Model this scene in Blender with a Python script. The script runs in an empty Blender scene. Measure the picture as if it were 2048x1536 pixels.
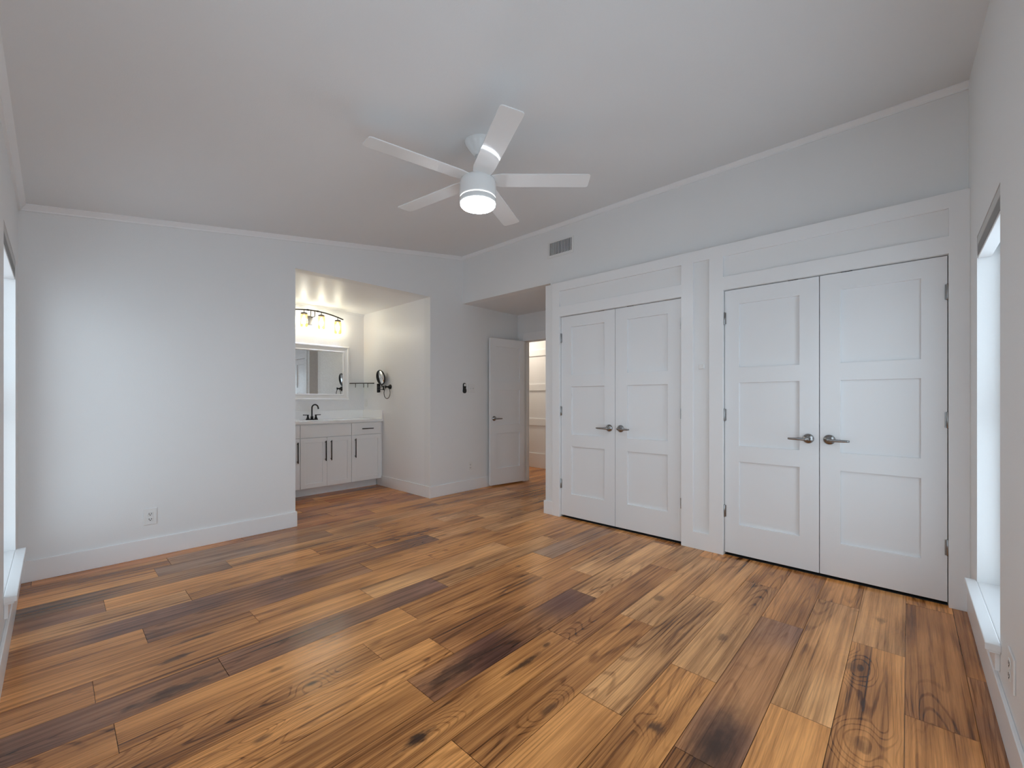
import bpy, bmesh, math, random
from mathutils import Vector, Matrix

random.seed(7)
S = bpy.context.scene
COL = S.collection
PI = math.pi

# ------------------------------------------------------------------ camera
F_PX, YAW, HORIZON = 851.86, 0.821462, 797.66
cam = bpy.data.cameras.new('camera')
cam.sensor_fit = 'HORIZONTAL'
cam.sensor_width = 36.0
cam.lens = 36.0 * F_PX / 2048.0
cam.shift_y = (HORIZON - 768.0) / 2048.0
cam.clip_start = 0.02
cam_ob = bpy.data.objects.new('camera', cam)
COL.objects.link(cam_ob)
cam_ob.location = (0, 0, 1.2)
cam_ob.rotation_euler = (PI / 2, 0, -YAW)
S.camera = cam_ob

# ------------------------------------------------------------------ world (overcast sky, lit ground) and exposure
W = bpy.data.worlds.new('overcast_sky')
S.world = W
W.use_nodes = True
wn, wl = W.node_tree.nodes, W.node_tree.links
bg = wn['Background']
tc = wn.new('ShaderNodeTexCoord')
sx = wn.new('ShaderNodeSeparateXYZ')
cr = wn.new('ShaderNodeValToRGB')
mr = wn.new('ShaderNodeMapRange')
mr.inputs[1].default_value = -1.0
mr.inputs[2].default_value = 1.0
ramp = cr.color_ramp.elements                     # position 0 straight down, 0.5 the horizon, 1 straight up
ramp[0].position, ramp[0].color = 0.0, (0.86, 1.02, 1.19, 1)
ramp[1].position, ramp[1].color = 1.0, (0.58, 0.68, 0.79, 1)
for pos, c in ((0.47, (0.88, 1.04, 1.21, 1)), (0.51, (1.10, 1.26, 1.43, 1)), (0.68, (1.02, 1.18, 1.35, 1)), (0.80, (0.62, 0.73, 0.85, 1))):
    ramp.new(pos).color = c
wl.new(tc.outputs['Generated'], sx.inputs[0])
wl.new(sx.outputs[2], mr.inputs[0])
wl.new(mr.outputs[0], cr.inputs[0])
wl.new(cr.outputs[0], bg.inputs[0])
side = wn.new('ShaderNodeMapRange')               # the sky is brighter on the side of the hidden sun
side.inputs[1].default_value, side.inputs[2].default_value = 0.0, -1.0
side.inputs[3].default_value, side.inputs[4].default_value = 2.3, 2.75
wl.new(sx.outputs[1], side.inputs[0])
wl.new(side.outputs[0], bg.inputs[1])
SKY_PORTALS = []          # filled with the windows below

S.view_settings.view_transform = 'Standard'
S.view_settings.look = 'None'
S.view_settings.exposure = 0.06
S.view_settings.gamma = 1.0
S.view_settings.use_curve_mapping = False
S.cycles.use_denoising = True
S.cycles.max_bounces = 14
S.cycles.diffuse_bounces = 8
S.cycles.glossy_bounces = 5
S.cycles.transparent_max_bounces = 12
S.cycles.sample_clamp_indirect = 6.0
S.cycles.caustics_reflective = False
S.cycles.caustics_refractive = False

# ------------------------------------------------------------------ node helpers and materials
def new_mat(name):
    m = bpy.data.materials.new(name)
    m.use_nodes = True
    return m, m.node_tree.nodes, m.node_tree.links, m.node_tree.nodes['Principled BSDF']

def paint(name, col, rough, bump=0.0, scale=220.0, spec=0.5):
    m, n, l, p = new_mat(name)
    t = n.new('ShaderNodeTexCoord')
    nz = n.new('ShaderNodeTexNoise')
    nz.inputs['Scale'].default_value = scale
    nz.inputs['Detail'].default_value = 3
    l.new(t.outputs['Object'], nz.inputs['Vector'])
    mx = n.new('ShaderNodeMix')
    mx.data_type = 'RGBA'
    big = n.new('ShaderNodeTexNoise')
    big.inputs['Scale'].default_value = 1.7
    big.inputs['Detail'].default_value = 2
    l.new(t.outputs['Object'], big.inputs['Vector'])
    l.new(big.outputs[0], mx.inputs['Factor'])
    mx.inputs['A'].default_value = (*[c * 0.985 for c in col], 1)
    mx.inputs['B'].default_value = (*[min(1, c * 1.015) for c in col], 1)
    l.new(mx.outputs['Result'], p.inputs['Base Color'])
    p.inputs['Roughness'].default_value = rough
    p.inputs['Specular IOR Level'].default_value = spec
    if bump:
        b = n.new('ShaderNodeBump')
        b.inputs['Strength'].default_value = bump
        b.inputs['Distance'].default_value = 0.002
        l.new(nz.outputs[0], b.inputs['Height'])
        l.new(b.outputs[0], p.inputs['Normal'])
    return m

def metal(name, col, rough, metallic=1.0):
    m, n, l, p = new_mat(name)
    p.inputs['Metallic'].default_value = metallic
    p.inputs['Roughness'].default_value = rough
    t = n.new('ShaderNodeTexCoord')
    nz = n.new('ShaderNodeTexNoise')
    nz.inputs['Scale'].default_value = 60
    l.new(t.outputs['Object'], nz.inputs['Vector'])
    mx = n.new('ShaderNodeMix')
    mx.data_type = 'RGBA'
    l.new(nz.outputs[0], mx.inputs['Factor'])
    mx.inputs['A'].default_value = (*[c * 0.9 for c in col], 1)
    mx.inputs['B'].default_value = (*[min(1, c * 1.1) for c in col], 1)
    l.new(mx.outputs['Result'], p.inputs['Base Color'])
    return m

def emission(name, col, strength):
    m = bpy.data.materials.new(name)
    m.use_nodes = True
    n, l = m.node_tree.nodes, m.node_tree.links
    n.clear()
    o = n.new('ShaderNodeOutputMaterial')
    em = n.new('ShaderNodeEmission')
    em.inputs[0].default_value = (*col, 1)
    em.inputs[1].default_value = strength
    l.new(em.outputs[0], o.inputs[0])
    return m

def pane_glass(name, tint, gloss=0.06):
    m = bpy.data.materials.new(name)
    m.use_nodes = True
    n, l = m.node_tree.nodes, m.node_tree.links
    n.clear()
    o = n.new('ShaderNodeOutputMaterial')
    tr = n.new('ShaderNodeBsdfTransparent')
    tr.inputs[0].default_value = (*tint, 1)
    gl = n.new('ShaderNodeBsdfGlossy')
    gl.inputs['Roughness'].default_value = 0.02
    mx = n.new('ShaderNodeMixShader')
    mx.inputs[0].default_value = gloss
    l.new(tr.outputs[0], mx.inputs[1])
    l.new(gl.outputs[0], mx.inputs[2])
    l.new(mx.outputs[0], o.inputs[0])
    return m

def crackle_glass(name):
    m = bpy.data.materials.new(name)
    m.use_nodes = True
    n, l = m.node_tree.nodes, m.node_tree.links
    n.clear()
    o = n.new('ShaderNodeOutputMaterial')
    t = n.new('ShaderNodeTexCoord')
    v = n.new('ShaderNodeTexVoronoi')
    v.feature = 'DISTANCE_TO_EDGE'
    v.inputs['Scale'].default_value = 70
    l.new(t.outputs['Object'], v.inputs['Vector'])
    r = n.new('ShaderNodeValToRGB')
    r.color_ramp.elements[0].position = 0.0
    r.color_ramp.elements[0].color = (0.80, 0.60, 0.26, 1)
    r.color_ramp.elements[1].position = 0.18
    r.color_ramp.elements[1].color = (1.0, 0.955, 0.80, 1)
    l.new(v.outputs['Distance'], r.inputs[0])
    tr = n.new('ShaderNodeBsdfTransparent')
    l.new(r.outputs[0], tr.inputs[0])
    tl = n.new('ShaderNodeBsdfTranslucent')
    tl.inputs[0].default_value = (1.0, 0.86, 0.52, 1)
    gl = n.new('ShaderNodeBsdfGlossy')
    gl.inputs['Roughness'].default_value = 0.08
    m1 = n.new('ShaderNodeMixShader')
    m1.inputs[0].default_value = 0.012
    m2 = n.new('ShaderNodeMixShader')
    m2.inputs[0].default_value = 0.07
    l.new(tr.outputs[0], m1.inputs[1])
    l.new(tl.outputs[0], m1.inputs[2])
    l.new(m1.outputs[0], m2.inputs[1])
    l.new(gl.outputs[0], m2.inputs[2])
    l.new(m2.outputs[0], o.inputs[0])
    return m

M = {}
M['wall'] = paint('white_wall_paint', (0.795, 0.80, 0.80), 0.55, 0.25, 260)
M['ceiling'] = paint('white_ceiling_paint', (0.765, 0.782, 0.792), 0.7, 0.3, 200)
M['alcove'] = paint('textured_alcove_paint', (0.82, 0.82, 0.825), 0.42, 0.5, 45)
M['trim'] = paint('white_semigloss_trim', (0.83, 0.835, 0.84), 0.32, 0.03, 400)
M['door'] = paint('white_door_paint', (0.80, 0.81, 0.82), 0.30, 0.03, 400)
M['cabinet'] = paint('white_cabinet_paint', (0.80, 0.815, 0.82), 0.33)
M['quartz'] = paint('white_quartz', (0.86, 0.86, 0.85), 0.15)
M['plastic'] = paint('white_plastic', (0.78, 0.78, 0.77), 0.35)
M['fan'] = paint('white_fan_enamel', (0.79, 0.80, 0.80), 0.10)
M['frame_white'] = paint('white_mirror_frame', (0.84, 0.84, 0.835), 0.3)
M['vinyl'] = paint('white_vinyl', (0.82, 0.82, 0.82), 0.35)
M['blind'] = paint('grey_white_blind', (0.55, 0.55, 0.54), 0.5)
M['blind_dark'] = paint('grey_blind_slats', (0.30, 0.30, 0.295), 0.55)
M['black'] = metal('matte_black_metal', (0.012, 0.012, 0.013), 0.35, 0.4)
M['bronze'] = metal('dark_bronze_metal', (0.03, 0.027, 0.025), 0.35, 0.7)
M['nickel'] = metal('brushed_nickel', (0.33, 0.33, 0.33), 0.26)
M['greyplate'] = metal('satin_grey_plate', (0.30, 0.29, 0.29), 0.35)
M['chrome'] = metal('chrome', (0.75, 0.75, 0.75), 0.12)
M['mirror'] = metal('silvered_mirror', (0.80, 0.82, 0.82), 0.01)
M['dark'] = paint('painted_dark', (0.02, 0.02, 0.02), 0.9)
M['slot'] = paint('dark_slot', (0.02, 0.02, 0.02), 0.8, spec=0.1)
M['remote'] = paint('black_remote_plastic', (0.008, 0.008, 0.008), 0.4)
M['glass'] = pane_glass('window_glass', (0.97, 0.985, 0.98))
M['shelf_glass'] = pane_glass('shelf_glass', (0.82, 0.88, 0.86), 0.12)
M['crackle'] = crackle_glass('amber_crackle_glass')
M['bulb'] = emission('warm_bulb', (0.80, 0.97, 1.48), 108.0)
M['ring_glow'] = emission('fan_light_ring', (0.95, 0.98, 1.0), 3.0)
M['lens'] = emission('fan_light_lens', (0.87, 0.97, 1.07), 52.0)

# ------------------------------------------------------------------ mesh builder
class MB:
    def __init__(self):
        self.v, self.f, self.s = [], [], []

    def face(self, idx, smooth=False):
        self.f.append(tuple(idx))
        self.s.append(smooth)

    def quad(self, a, b, c, d, smooth=False):
        n = len(self.v)
        self.v += [tuple(a), tuple(b), tuple(c), tuple(d)]
        self.face((n, n + 1, n + 2, n + 3), smooth)
        return self

    def box(self, x0, x1, y0, y1, z0, z1):
        x0, x1 = min(x0, x1), max(x0, x1)
        y0, y1 = min(y0, y1), max(y0, y1)
        z0, z1 = min(z0, z1), max(z0, z1)
        n = len(self.v)
        self.v += [(x0, y0, z0), (x1, y0, z0), (x1, y1, z0), (x0, y1, z0),
                   (x0, y0, z1), (x1, y0, z1), (x1, y1, z1), (x0, y1, z1)]
        for q in ((0, 3, 2, 1), (4, 5, 6, 7), (0, 1, 5, 4), (1, 2, 6, 5), (2, 3, 7, 6), (3, 0, 4, 7)):
            self.face([n + i for i in q])
        return self

    def prism(self, pts, a, b):
        """pts: a closed list of 3-D points; extruded from offset a to offset b (vectors)."""
        a, b = Vector(a), Vector(b)
        n, k = len(self.v), len(pts)
        self.v += [tuple(Vector(p) + a) for p in pts] + [tuple(Vector(p) + b) for p in pts]
        self.face([n + i for i in range(k)][::-1])
        self.face([n + k + i for i in range(k)])
        for i in range(k):
            j = (i + 1) % k
            self.face((n + i, n + j, n + k + j, n + k + i))
        return self

    def tube(self, path, r, seg=14, closed=False, caps=True, flat=1.0):
        """path: points; r: radius or list; circular section swept along the path."""
        P = [Vector(p) for p in path]
        k = len(P)
        R = r if isinstance(r, (list, tuple)) else [r] * k
        T = []
        for i in range(k):
            if closed:
                t = P[(i + 1) % k] - P[(i - 1) % k]
            else:
                t = P[min(i + 1, k - 1)] - P[max(i - 1, 0)]
            T.append(t.normalized())
        up = Vector((0, 0, 1)) if abs(T[0].z) < 0.9 else Vector((1, 0, 0))
        N = (up - T[0] * up.dot(T[0])).normalized()
        n0 = len(self.v)
        for i in range(k):
            N = (N - T[i] * N.dot(T[i])).normalized()
            B = T[i].cross(N)
            for j in range(seg):
                a = 2 * PI * j / seg
                self.v.append(tuple(P[i] + (N * math.cos(a) * flat + B * math.sin(a)) * R[i]))
        for i in range(k if closed else k - 1):
            for j in range(seg):
                a, b = n0 + i * seg + j, n0 + i * seg + (j + 1) % seg
                i2 = (i + 1) % k
                c, d = n0 + i2 * seg + (j + 1) % seg, n0 + i2 * seg + j
                self.face((a, d, c, b), True)
        if caps and not closed:
            self.face([n0 + j for j in range(seg)])
            self.face([n0 + (k - 1) * seg + j for j in range(seg)][::-1])
        return self

    def lathe(self, prof, c=(0, 0, 0), axis='Z', seg=40, sharp=()):
        """prof: (radius, height) along the axis."""
        c = Vector(c)
        ax = {'X': (Vector((0, 1, 0)), Vector((0, 0, 1)), Vector((1, 0, 0))),
              'Y': (Vector((0, 0, 1)), Vector((1, 0, 0)), Vector((0, 1, 0))),
              'Z': (Vector((1, 0, 0)), Vector((0, 1, 0)), Vector((0, 0, 1)))}[axis] if isinstance(axis, str) else axis
        n0, k = len(self.v), len(prof)
        for r, h in prof:
            for j in range(seg):
                a = 2 * PI * j / seg
                self.v.append(tuple(c + ax[0] * (r * math.cos(a)) + ax[1] * (r * math.sin(a)) + ax[2] * h))
        for i in range(k - 1):
            for j in range(seg):
                a, b = n0 + i * seg + j, n0 + i * seg + (j + 1) % seg
                self.face((a, b, b + seg, a + seg), True)
        if prof[0][0] > 1e-6:
            self.face([n0 + j for j in range(seg)][::-1])
        if prof[-1][0] > 1e-6:
            self.face([n0 + (k - 1) * seg + j for j in range(seg)])
        return self

    def relief(self, us, vs, depth, fn, back=0.0):
        """A slab on a u-v grid; depth[i][j] is the height of the cell over `back`, None a hole."""
        nu, nv = len(us) - 1, len(vs) - 1
        def D(i, j):
            if 0 <= i < nu and 0 <= j < nv and depth[i][j] is not None:
                return depth[i][j]
            return back
        for i in range(nu):
            for j in range(nv):
                d = depth[i][j]
                if d is None:
                    continue
                u0, u1, v0, v1 = us[i], us[i + 1], vs[j], vs[j + 1]
                self.quad(fn(u0, v0, d), fn(u1, v0, d), fn(u1, v1, d), fn(u0, v1, d))
                self.quad(fn(u0, v0, back), fn(u0, v1, back), fn(u1, v1, back), fn(u1, v0, back))
                for (di, dj, p, q) in ((-1, 0, (u0, v0), (u0, v1)), (1, 0, (u1, v1), (u1, v0)),
                                       (0, -1, (u1, v0), (u0, v0)), (0, 1, (u0, v1), (u1, v1))):
                    o = D(i + di, j + dj)
                    if d > o + 1e-9:
                        self.quad(fn(*p, d), fn(*q, d), fn(*q, o), fn(*p, o))
        return self

    def build(self, name, mat, parent=None, bevel=0.0, loc=None, seg=2, weld=True):
        org = Vector((0, 0, 0))
        if parent is not None:
            org = world_loc(parent)
        elif loc is not None:
            org = Vector(loc)
        me = bpy.data.meshes.new(name)
        me.from_pydata([tuple(Vector(p) - org) for p in self.v], [], self.f)
        me.polygons.foreach_set('use_smooth', self.s)
        if weld:
            bm = bmesh.new()
            bm.from_mesh(me)
            bmesh.ops.remove_doubles(bm, verts=bm.verts, dist=1e-5)
            bmesh.ops.recalc_face_normals(bm, faces=bm.faces)
            bm.to_mesh(me)
            bm.free()
        me.materials.append(mat)
        o = bpy.data.objects.new(name, me)
        COL.objects.link(o)
        if parent is not None:
            o.parent = parent
        else:
            o.location = org
        if bevel:
            md = o.modifiers.new('bevel', 'BEVEL')
            md.width = bevel
            md.segments = seg
            md.limit_method = 'ANGLE'
            md.angle_limit = math.radians(40)
            md.harden_normals = False
        return o

def world_loc(o):
    v = Vector(o.location)
    while o.parent is not None:
        o = o.parent
        v += Vector(o.location)
    return v

def tag(o, label, cat, group=None, kind=None):
    o['label'] = label
    o['category'] = cat
    if group:
        o['group'] = group
    if kind:
        o['kind'] = kind
    return o

def thing(name, loc, label, cat, group=None, kind=None):
    o = bpy.data.objects.new(name, None)
    o.empty_display_size = 0.1
    COL.objects.link(o)
    o.location = loc
    return tag(o, label, cat, group, kind)

def struct(mb, name, mat, label, cat, bevel=0.0, loc=None):
    return tag(mb.build(name, mat, None, bevel, loc), label, cat, None, 'structure')

def copy_tree(o, parent=None, dz=None):
    c = o.copy()
    COL.objects.link(c)
    c.parent = parent
    for ch in list(o.children):
        copy_tree(ch, c)
    return c

# ------------------------------------------------------------------ plan of the place (metres)
XL, XR, YN, YB = -0.159, 3.60, -0.255, 4.222       # left wall, upper closet wall, near wall, back wall
XT = 3.50                                          # front of the closet boards
ZN = 2.43                                          # flat ceilings of nook and alcove
AX0, AX1, AYB = 1.546, 3.09, 5.84                  # alcove
NX = 4.66                                          # end wall of the nook
HX = 5.75                                          # far wall of the hall
DX = 3.53                                          # front of the closet leaves
def ceil_z(x): return 2.462 + (x - XL) * 0.1515

# ------------------------------------------------------------------ floor: planks with their own tint
def build_floor():
    P0, PW, PL = 0.01, 0.1945, 1.2
    joints = {-1: 2.203, 0: 2.692, 1: 1.926, 2: 1.46, 3: 1.905, 4: 1.464, 5: 0.952, 6: 1.749, 7: 1.025, 8: 1.283, 9: 1.03,
              10: 2.55, 11: 0.516, 12: 1.311, 13: 0.752, 14: 0.314, 15: 1.04, 16: 0.56, 17: 0.20, 18: 0.864, 19: 0.48}
    TAN, LIGHT, MID = (0.62, 0.262, 0.076), (0.68, 0.335, 0.128), (0.45, 0.183, 0.058)
    DARK, GREY, DEEP = (0.23, 0.105, 0.064), (0.31, 0.17, 0.098), (0.14, 0.055, 0.038)
    RED = (0.46, 0.17, 0.058)
    special = [  # row, x inside the plank, colour
        (11, 0.0, DARK), (11, 1.0, DARK), (14, 1.0, DARK), (15, 0.5, DARK), (15, 2.2, DARK), (17, 0.0, DARK), (18, 0.4, GREY),
        (19, 0.9, GREY), (20, 0.9, TAN), (20, 1.6, GREY), (7, 1.4, DEEP), (8, 1.7, MID), (2, 1.7, DARK), (2, 0.9, MID), (2, 2.9, MID),
        (10, 3.0, GREY), (11, 2.3, LIGHT), (12, 1.0, TAN), (12, 0.0, MID), (0, 2.3, TAN), (0, 3.1, LIGHT), (1, 2.4, LIGHT),
        (1, 1.0, TAN), (3, 2.5, LIGHT), (3, 1.2, TAN), (4, 2.0, LIGHT), (4, 1.0, TAN), (5, 1.5, TAN), (5, 2.6, LIGHT), (6, 1.4, TAN),
        (6, 2.3, MID), (9, 1.6, TAN), (9, 0.4, TAN), (10, 0.8, TAN), (10, 2.0, TAN), (13, 0.2, TAN), (13, 1.2, TAN), (16, 0.2, LIGHT),
        (16, 1.0, TAN), (-1, 1.6, TAN), (-1, 2.6, MID), (-2, 2.6, DARK), (20, 2.4, MID), (21, 1.8, RED), (8, 0.7, TAN), (7, 0.3, TAN),
        (12, 2.0, LIGHT), (13, 2.4, TAN), (14, 2.0, TAN), (18, 1.6, LIGHT), (17, 0.9, TAN), (19, 0.0, TAN), (22, 2.2, RED), (23, 2.0, RED)]
    verts, faces, tint, off, kn = [], [], [], [], []
    g = 0.0010
    rnd = random.Random(3)
    for k in range(-2, 33):
        y0, y1 = P0 + PW * k, P0 + PW * (k + 1)
        j = joints.get(k, rnd.uniform(0, PL))
        x = j - PL * math.ceil((j + 0.45) / PL)
        while x < 6.3:
            xa, xb = x, x + PL
            col = None
            for (r, sx_, c) in special:
                if r == k and xa <= sx_ < xb:
                    col = c
            if col is None:
                if k > 19:
                    col = rnd.choice([TAN, RED, MID, RED, TAN])
                else:
                    col = rnd.choice([TAN, TAN, TAN, LIGHT, LIGHT, MID])
            q = rnd.uniform(0.9, 1.1)
            n = len(verts)
            verts += [(xa + g, y0 + g, 0), (xb - g, y0 + g, 0), (xb - g, y1 - g, 0), (xa + g, y1 - g, 0)]
            faces.append((n, n + 1, n + 2, n + 3))
            tint.append((col[0] * q, col[1] * q, col[2] * q, 1.0))
            off.append((rnd.uniform(0, 60), rnd.uniform(0, 60), rnd.uniform(0, 60)))
            x += PL
    n = len(verts)
    verts += [(-0.45, -0.45, -0.004), (6.4, -0.45, -0.004), (6.4, 6.5, -0.004), (-0.45, 6.5, -0.004),
              (-0.45, -0.45, -0.06), (6.4, -0.45, -0.06), (6.4, 6.5, -0.06), (-0.45, 6.5, -0.06)]
    for q in ((0, 1, 2, 3), (7, 6, 5, 4), (0, 4, 5, 1), (1, 5, 6, 2), (2, 6, 7, 3), (3, 7, 4, 0)):
        faces.append(tuple(n + i for i in q))
        tint.append((0.03, 0.016, 0.01, 1))
        off.append((0, 0, 0))
    me = bpy.data.meshes.new('floor')
    me.from_pydata(verts, [], faces)
    a = me.attributes.new('tint', 'FLOAT_COLOR', 'FACE')
    a.data.foreach_set('color', [c for t in tint for c in t])
    b = me.attributes.new('shift', 'FLOAT_VECTOR', 'FACE')
    b.data.foreach_set('vector', [c for t in off for c in t])
    o = bpy.data.objects.new('floor', me)
    COL.objects.link(o)

    m, nd, l, p = new_mat('acacia_plank_floor')
    def node(t, **kw):
        x = nd.new(t)
        for k_, v_ in kw.items():
            setattr(x, k_, v_)
        return x
    def math_(op, a_, b_=None, c_=None, clamp=False):
        x = node('ShaderNodeMath', operation=op)
        x.use_clamp = clamp
        for i, s_ in enumerate((a_, b_, c_)):
            if s_ is None:
                continue
            if isinstance(s_, (int, float)):
                x.inputs[i].default_value = s_
            else:
                l.new(s_, x.inputs[i])
        return x.outputs[0]
    def mapped(vec, sc):
        x = node('ShaderNodeVectorMath', operation='MULTIPLY')
        l.new(vec, x.inputs[0])
        x.inputs[1].default_value = sc
        return x.outputs[0]
    def noise(vec, sc, scale=1.0, detail=2.0, rough=0.5, dist=0.0):
        x = node('ShaderNodeTexNoise')
        x.inputs['Scale'].default_value = scale
        x.inputs['Detail'].default_value = detail
        x.inputs['Roughness'].default_value = rough
        x.inputs['Distortion'].default_value = dist
        l.new(mapped(vec, sc), x.inputs['Vector'])
        return x.outputs[0]
    def remap(v, a0, a1, b0, b1):
        x = node('ShaderNodeMapRange')
        x.interpolation_type = 'SMOOTHSTEP'
        l.new(v, x.inputs[0])
        for i, q in enumerate((a0, a1, b0, b1)):
            x.inputs[i + 1].default_value = q
        return x.outputs[0]
    tcn = node('ShaderNodeTexCoord')
    at = node('ShaderNodeAttribute', attribute_name='tint')
    sh = node('ShaderNodeAttribute', attribute_name='shift')
    add = node('ShaderNodeVectorMath', operation='ADD')
    l.new(tcn.outputs['Object'], add.inputs[0])
    l.new(sh.outputs['Vector'], add.inputs[1])
    vec = add.outputs[0]
    # knots and dark mineral streaks, each with its own place and shape
    sep = node('ShaderNodeSeparateXYZ')
    l.new(tcn.outputs['Object'], sep.inputs[0])
    wob = noise(tcn.outputs['Object'], (14, 40, 1), 1.0, 3.0, 0.6)
    knots = [(0.872, 1.269, 0.085, 0.026, 0.95), (1.44, 1.275, 0.15, 0.020, 0.85), (0.493, 1.67, 0.035, 0.02, 0.6), (1.56, 0.49, 0.36, 0.10, 0.92),
             (1.492, 0.673, 0.035, 0.035, 0.8), (2.284, 0.684, 0.05, 0.03, 0.55), (3.05, 0.109, 0.05, 0.03, 0.5), (2.487, 1.10, 0.05, 0.035, 0.55),
             (1.986, 2.277, 0.09, 0.02, 0.7), (1.818, 1.63, 0.07, 0.03, 0.5), (1.634, 1.294, 0.03, 0.02, 0.7), (0.337, 2.213, 0.22, 0.04, 0.75),
             (0.378, 2.48, 0.10, 0.022, 0.8), (0.669, 2.056, 0.04, 0.02, 0.5), (0.742, 1.841, 0.03, 0.018, 0.7), (2.433, 0.187, 0.05, 0.03, 0.45),
             (0.483, 2.621, 0.09, 0.02, 0.75), (1.30, 1.02, 0.05, 0.02, 0.6), (1.22, 1.47, 0.20, 0.05, 0.7), (2.264, 2.047, 0.03, 0.018, 0.6), (1.907, 0.123, 0.045, 0.04, 0.35),
             (1.25, -0.02, 0.30, 0.008, 0.9), (2.3, 3.0, 0.12, 0.02, 0.6), (1.75, 2.28, 0.10, 0.014, 0.7), (1.6, 3.3, 0.15, 0.02, 0.6), (2.05, 3.95, 0.2, 0.02, 0.6)]
    kmask = None
    ringd = None
    for (kx, ky, rx, ry, amt) in knots:
        dx = math_('MULTIPLY', math_('SUBTRACT', sep.outputs[0], kx), 1 / rx)
        dy = math_('MULTIPLY', math_('SUBTRACT', sep.outputs[1], ky), 1 / ry)
        d = math_('SQRT', math_('ADD', math_('MULTIPLY', dx, dx), math_('MULTIPLY', dy, dy)))
        ringd = d if ringd is None else math_('MINIMUM', ringd, d)
        d = math_('ADD', d, math_('MULTIPLY', math_('SUBTRACT', wob, 0.5), 0.6 if rx > 0.3 and ry > 0.05 else 2.0))
        k1 = math_('MULTIPLY', remap(d, 0.0 if rx > 0.3 and ry > 0.05 else 0.25, 1.15, 1.0, 0.0), amt)
        kmask = k1 if kmask is None else math_('MAXIMUM', kmask, k1)
    # growth-ring contours that bulge round the knots
    n1 = noise(vec, (0.42, 4.8, 1), 1.0, 1.2, 0.4, 0.25)
    bulge = remap(ringd, 0.6, 4.0, 0.12, 0.0)
    warp = noise(vec, (5.0, 34.0, 1), 1.0, 3.0, 0.6)
    ph = math_('MULTIPLY', math_('ADD', n1, bulge), 185.0)
    ph = math_('ADD', ph, math_('MULTIPLY', warp, 3.2))
    rings = math_('SINE', ph)
    ringl = remap(rings, -1.02, -0.45, 1.0, 0.0)
    patch = remap(noise(vec, (0.9, 3.0, 1), 1.0, 1.0), 0.40, 0.60, 0.15, 1.0)
    ringl = math_('MULTIPLY', ringl, patch)
    fib = noise(vec, (5.0, 190.0, 1), 1.0, 3.0, 0.7)
    streak = noise(vec, (0.9, 46.0, 1), 1.0, 4.0, 0.62, 0.4)
    line = remap(noise(vec, (0.55, 62.0, 1), 1.0, 2.0, 0.5, 0.5), 0.30, 0.41, 1.0, 0.0)
    broad = noise(vec, (1.3, 4.0, 1), 1.0, 2.0)
    tone = math_('ADD', remap(broad, 0.30, 0.68, -0.40, 0.22), remap(streak, 0.30, 0.66, -0.38, 0.20))
    tone = math_('ADD', tone, remap(fib, 0.3, 0.7, -0.13, 0.13))
    tone = math_('ADD', tone, 1.10)
    tone = math_('SUBTRACT', tone, math_('MULTIPLY', ringl, 0.34))
    tone = math_('SUBTRACT', tone, math_('MULTIPLY', line, 0.38))
    tone = math_('MAXIMUM', tone, 0.10)
    lite = node('ShaderNodeMix', data_type='RGBA', blend_type='MULTIPLY')
    lite.inputs['Factor'].default_value = 1.0
    pig = node('ShaderNodeMix', data_type='RGBA')      # heartwood colour fades out along a board
    l.new(remap(noise(vec, (1.5, 1.2, 1), 1.0, 1.0), 0.36, 0.66, 0.0, 0.60), pig.inputs['Factor'])
    l.new(at.outputs['Color'], pig.inputs['A'])
    pig.inputs['B'].default_value = (0.58, 0.245, 0.075, 1)
    l.new(pig.outputs['Result'], lite.inputs['A'])
    cmb = node('ShaderNodeCombineColor')
    l.new(tone, cmb.inputs[0])
    l.new(math_('POWER', tone, 1.15), cmb.inputs[1])
    l.new(math_('POWER', tone, 1.28), cmb.inputs[2])
    l.new(cmb.outputs[0], lite.inputs['B'])
    dk = node('ShaderNodeMix', data_type='RGBA')
    l.new(kmask, dk.inputs['Factor'])
    l.new(lite.outputs['Result'], dk.inputs['A'])
    dk.inputs['B'].default_value = (0.030, 0.014, 0.010, 1)
    l.new(dk.outputs['Result'], p.inputs['Base Color'])
    rg = remap(fib, 0.2, 0.8, 0.17, 0.27)
    l.new(rg, p.inputs['Roughness'])
    p.inputs['Specular IOR Level'].default_value = 0.36
    bp = node('ShaderNodeBump')
    bp.inputs['Strength'].default_value = 0.12
    bp.inputs['Distance'].default_value = 0.0015
    l.new(math_('SUBTRACT', math_('ADD', fib, streak), ringl), bp.inputs['Height'])
    l.new(bp.outputs[0], p.inputs['Normal'])
    me.materials.append(m)
    return tag(o, 'warm brown wood plank floor with dark knots and streaks', 'floor', None, 'structure')

build_floor()

# ------------------------------------------------------------------ walls and ceilings
TOP = 3.25
def fX(x, s):     # slab whose face looks along s*X; u = Y, v = Z, d = thickness
    return lambda u, v, d: (x - s * 0 + s * d, u, v)
def fY(y, s):
    return lambda u, v, d: (u, y + s * d, v)

WIN_L = [(3.06, 3.945), (0.35, 1.25)]     # windows in the left wall (Y ranges), the second added for light
WIN_N = [(2.442, 3.185), (0.30, 1.70)]    # windows in the near wall (X ranges), the second added for light
ZS_L, ZH_L, ZS_N, ZH_N = 0.285, 2.03, 0.272, 2.022
ZS_T = 0.06                               # sill of the tall unseen windows added to light the room
WT = 0.18

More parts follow.
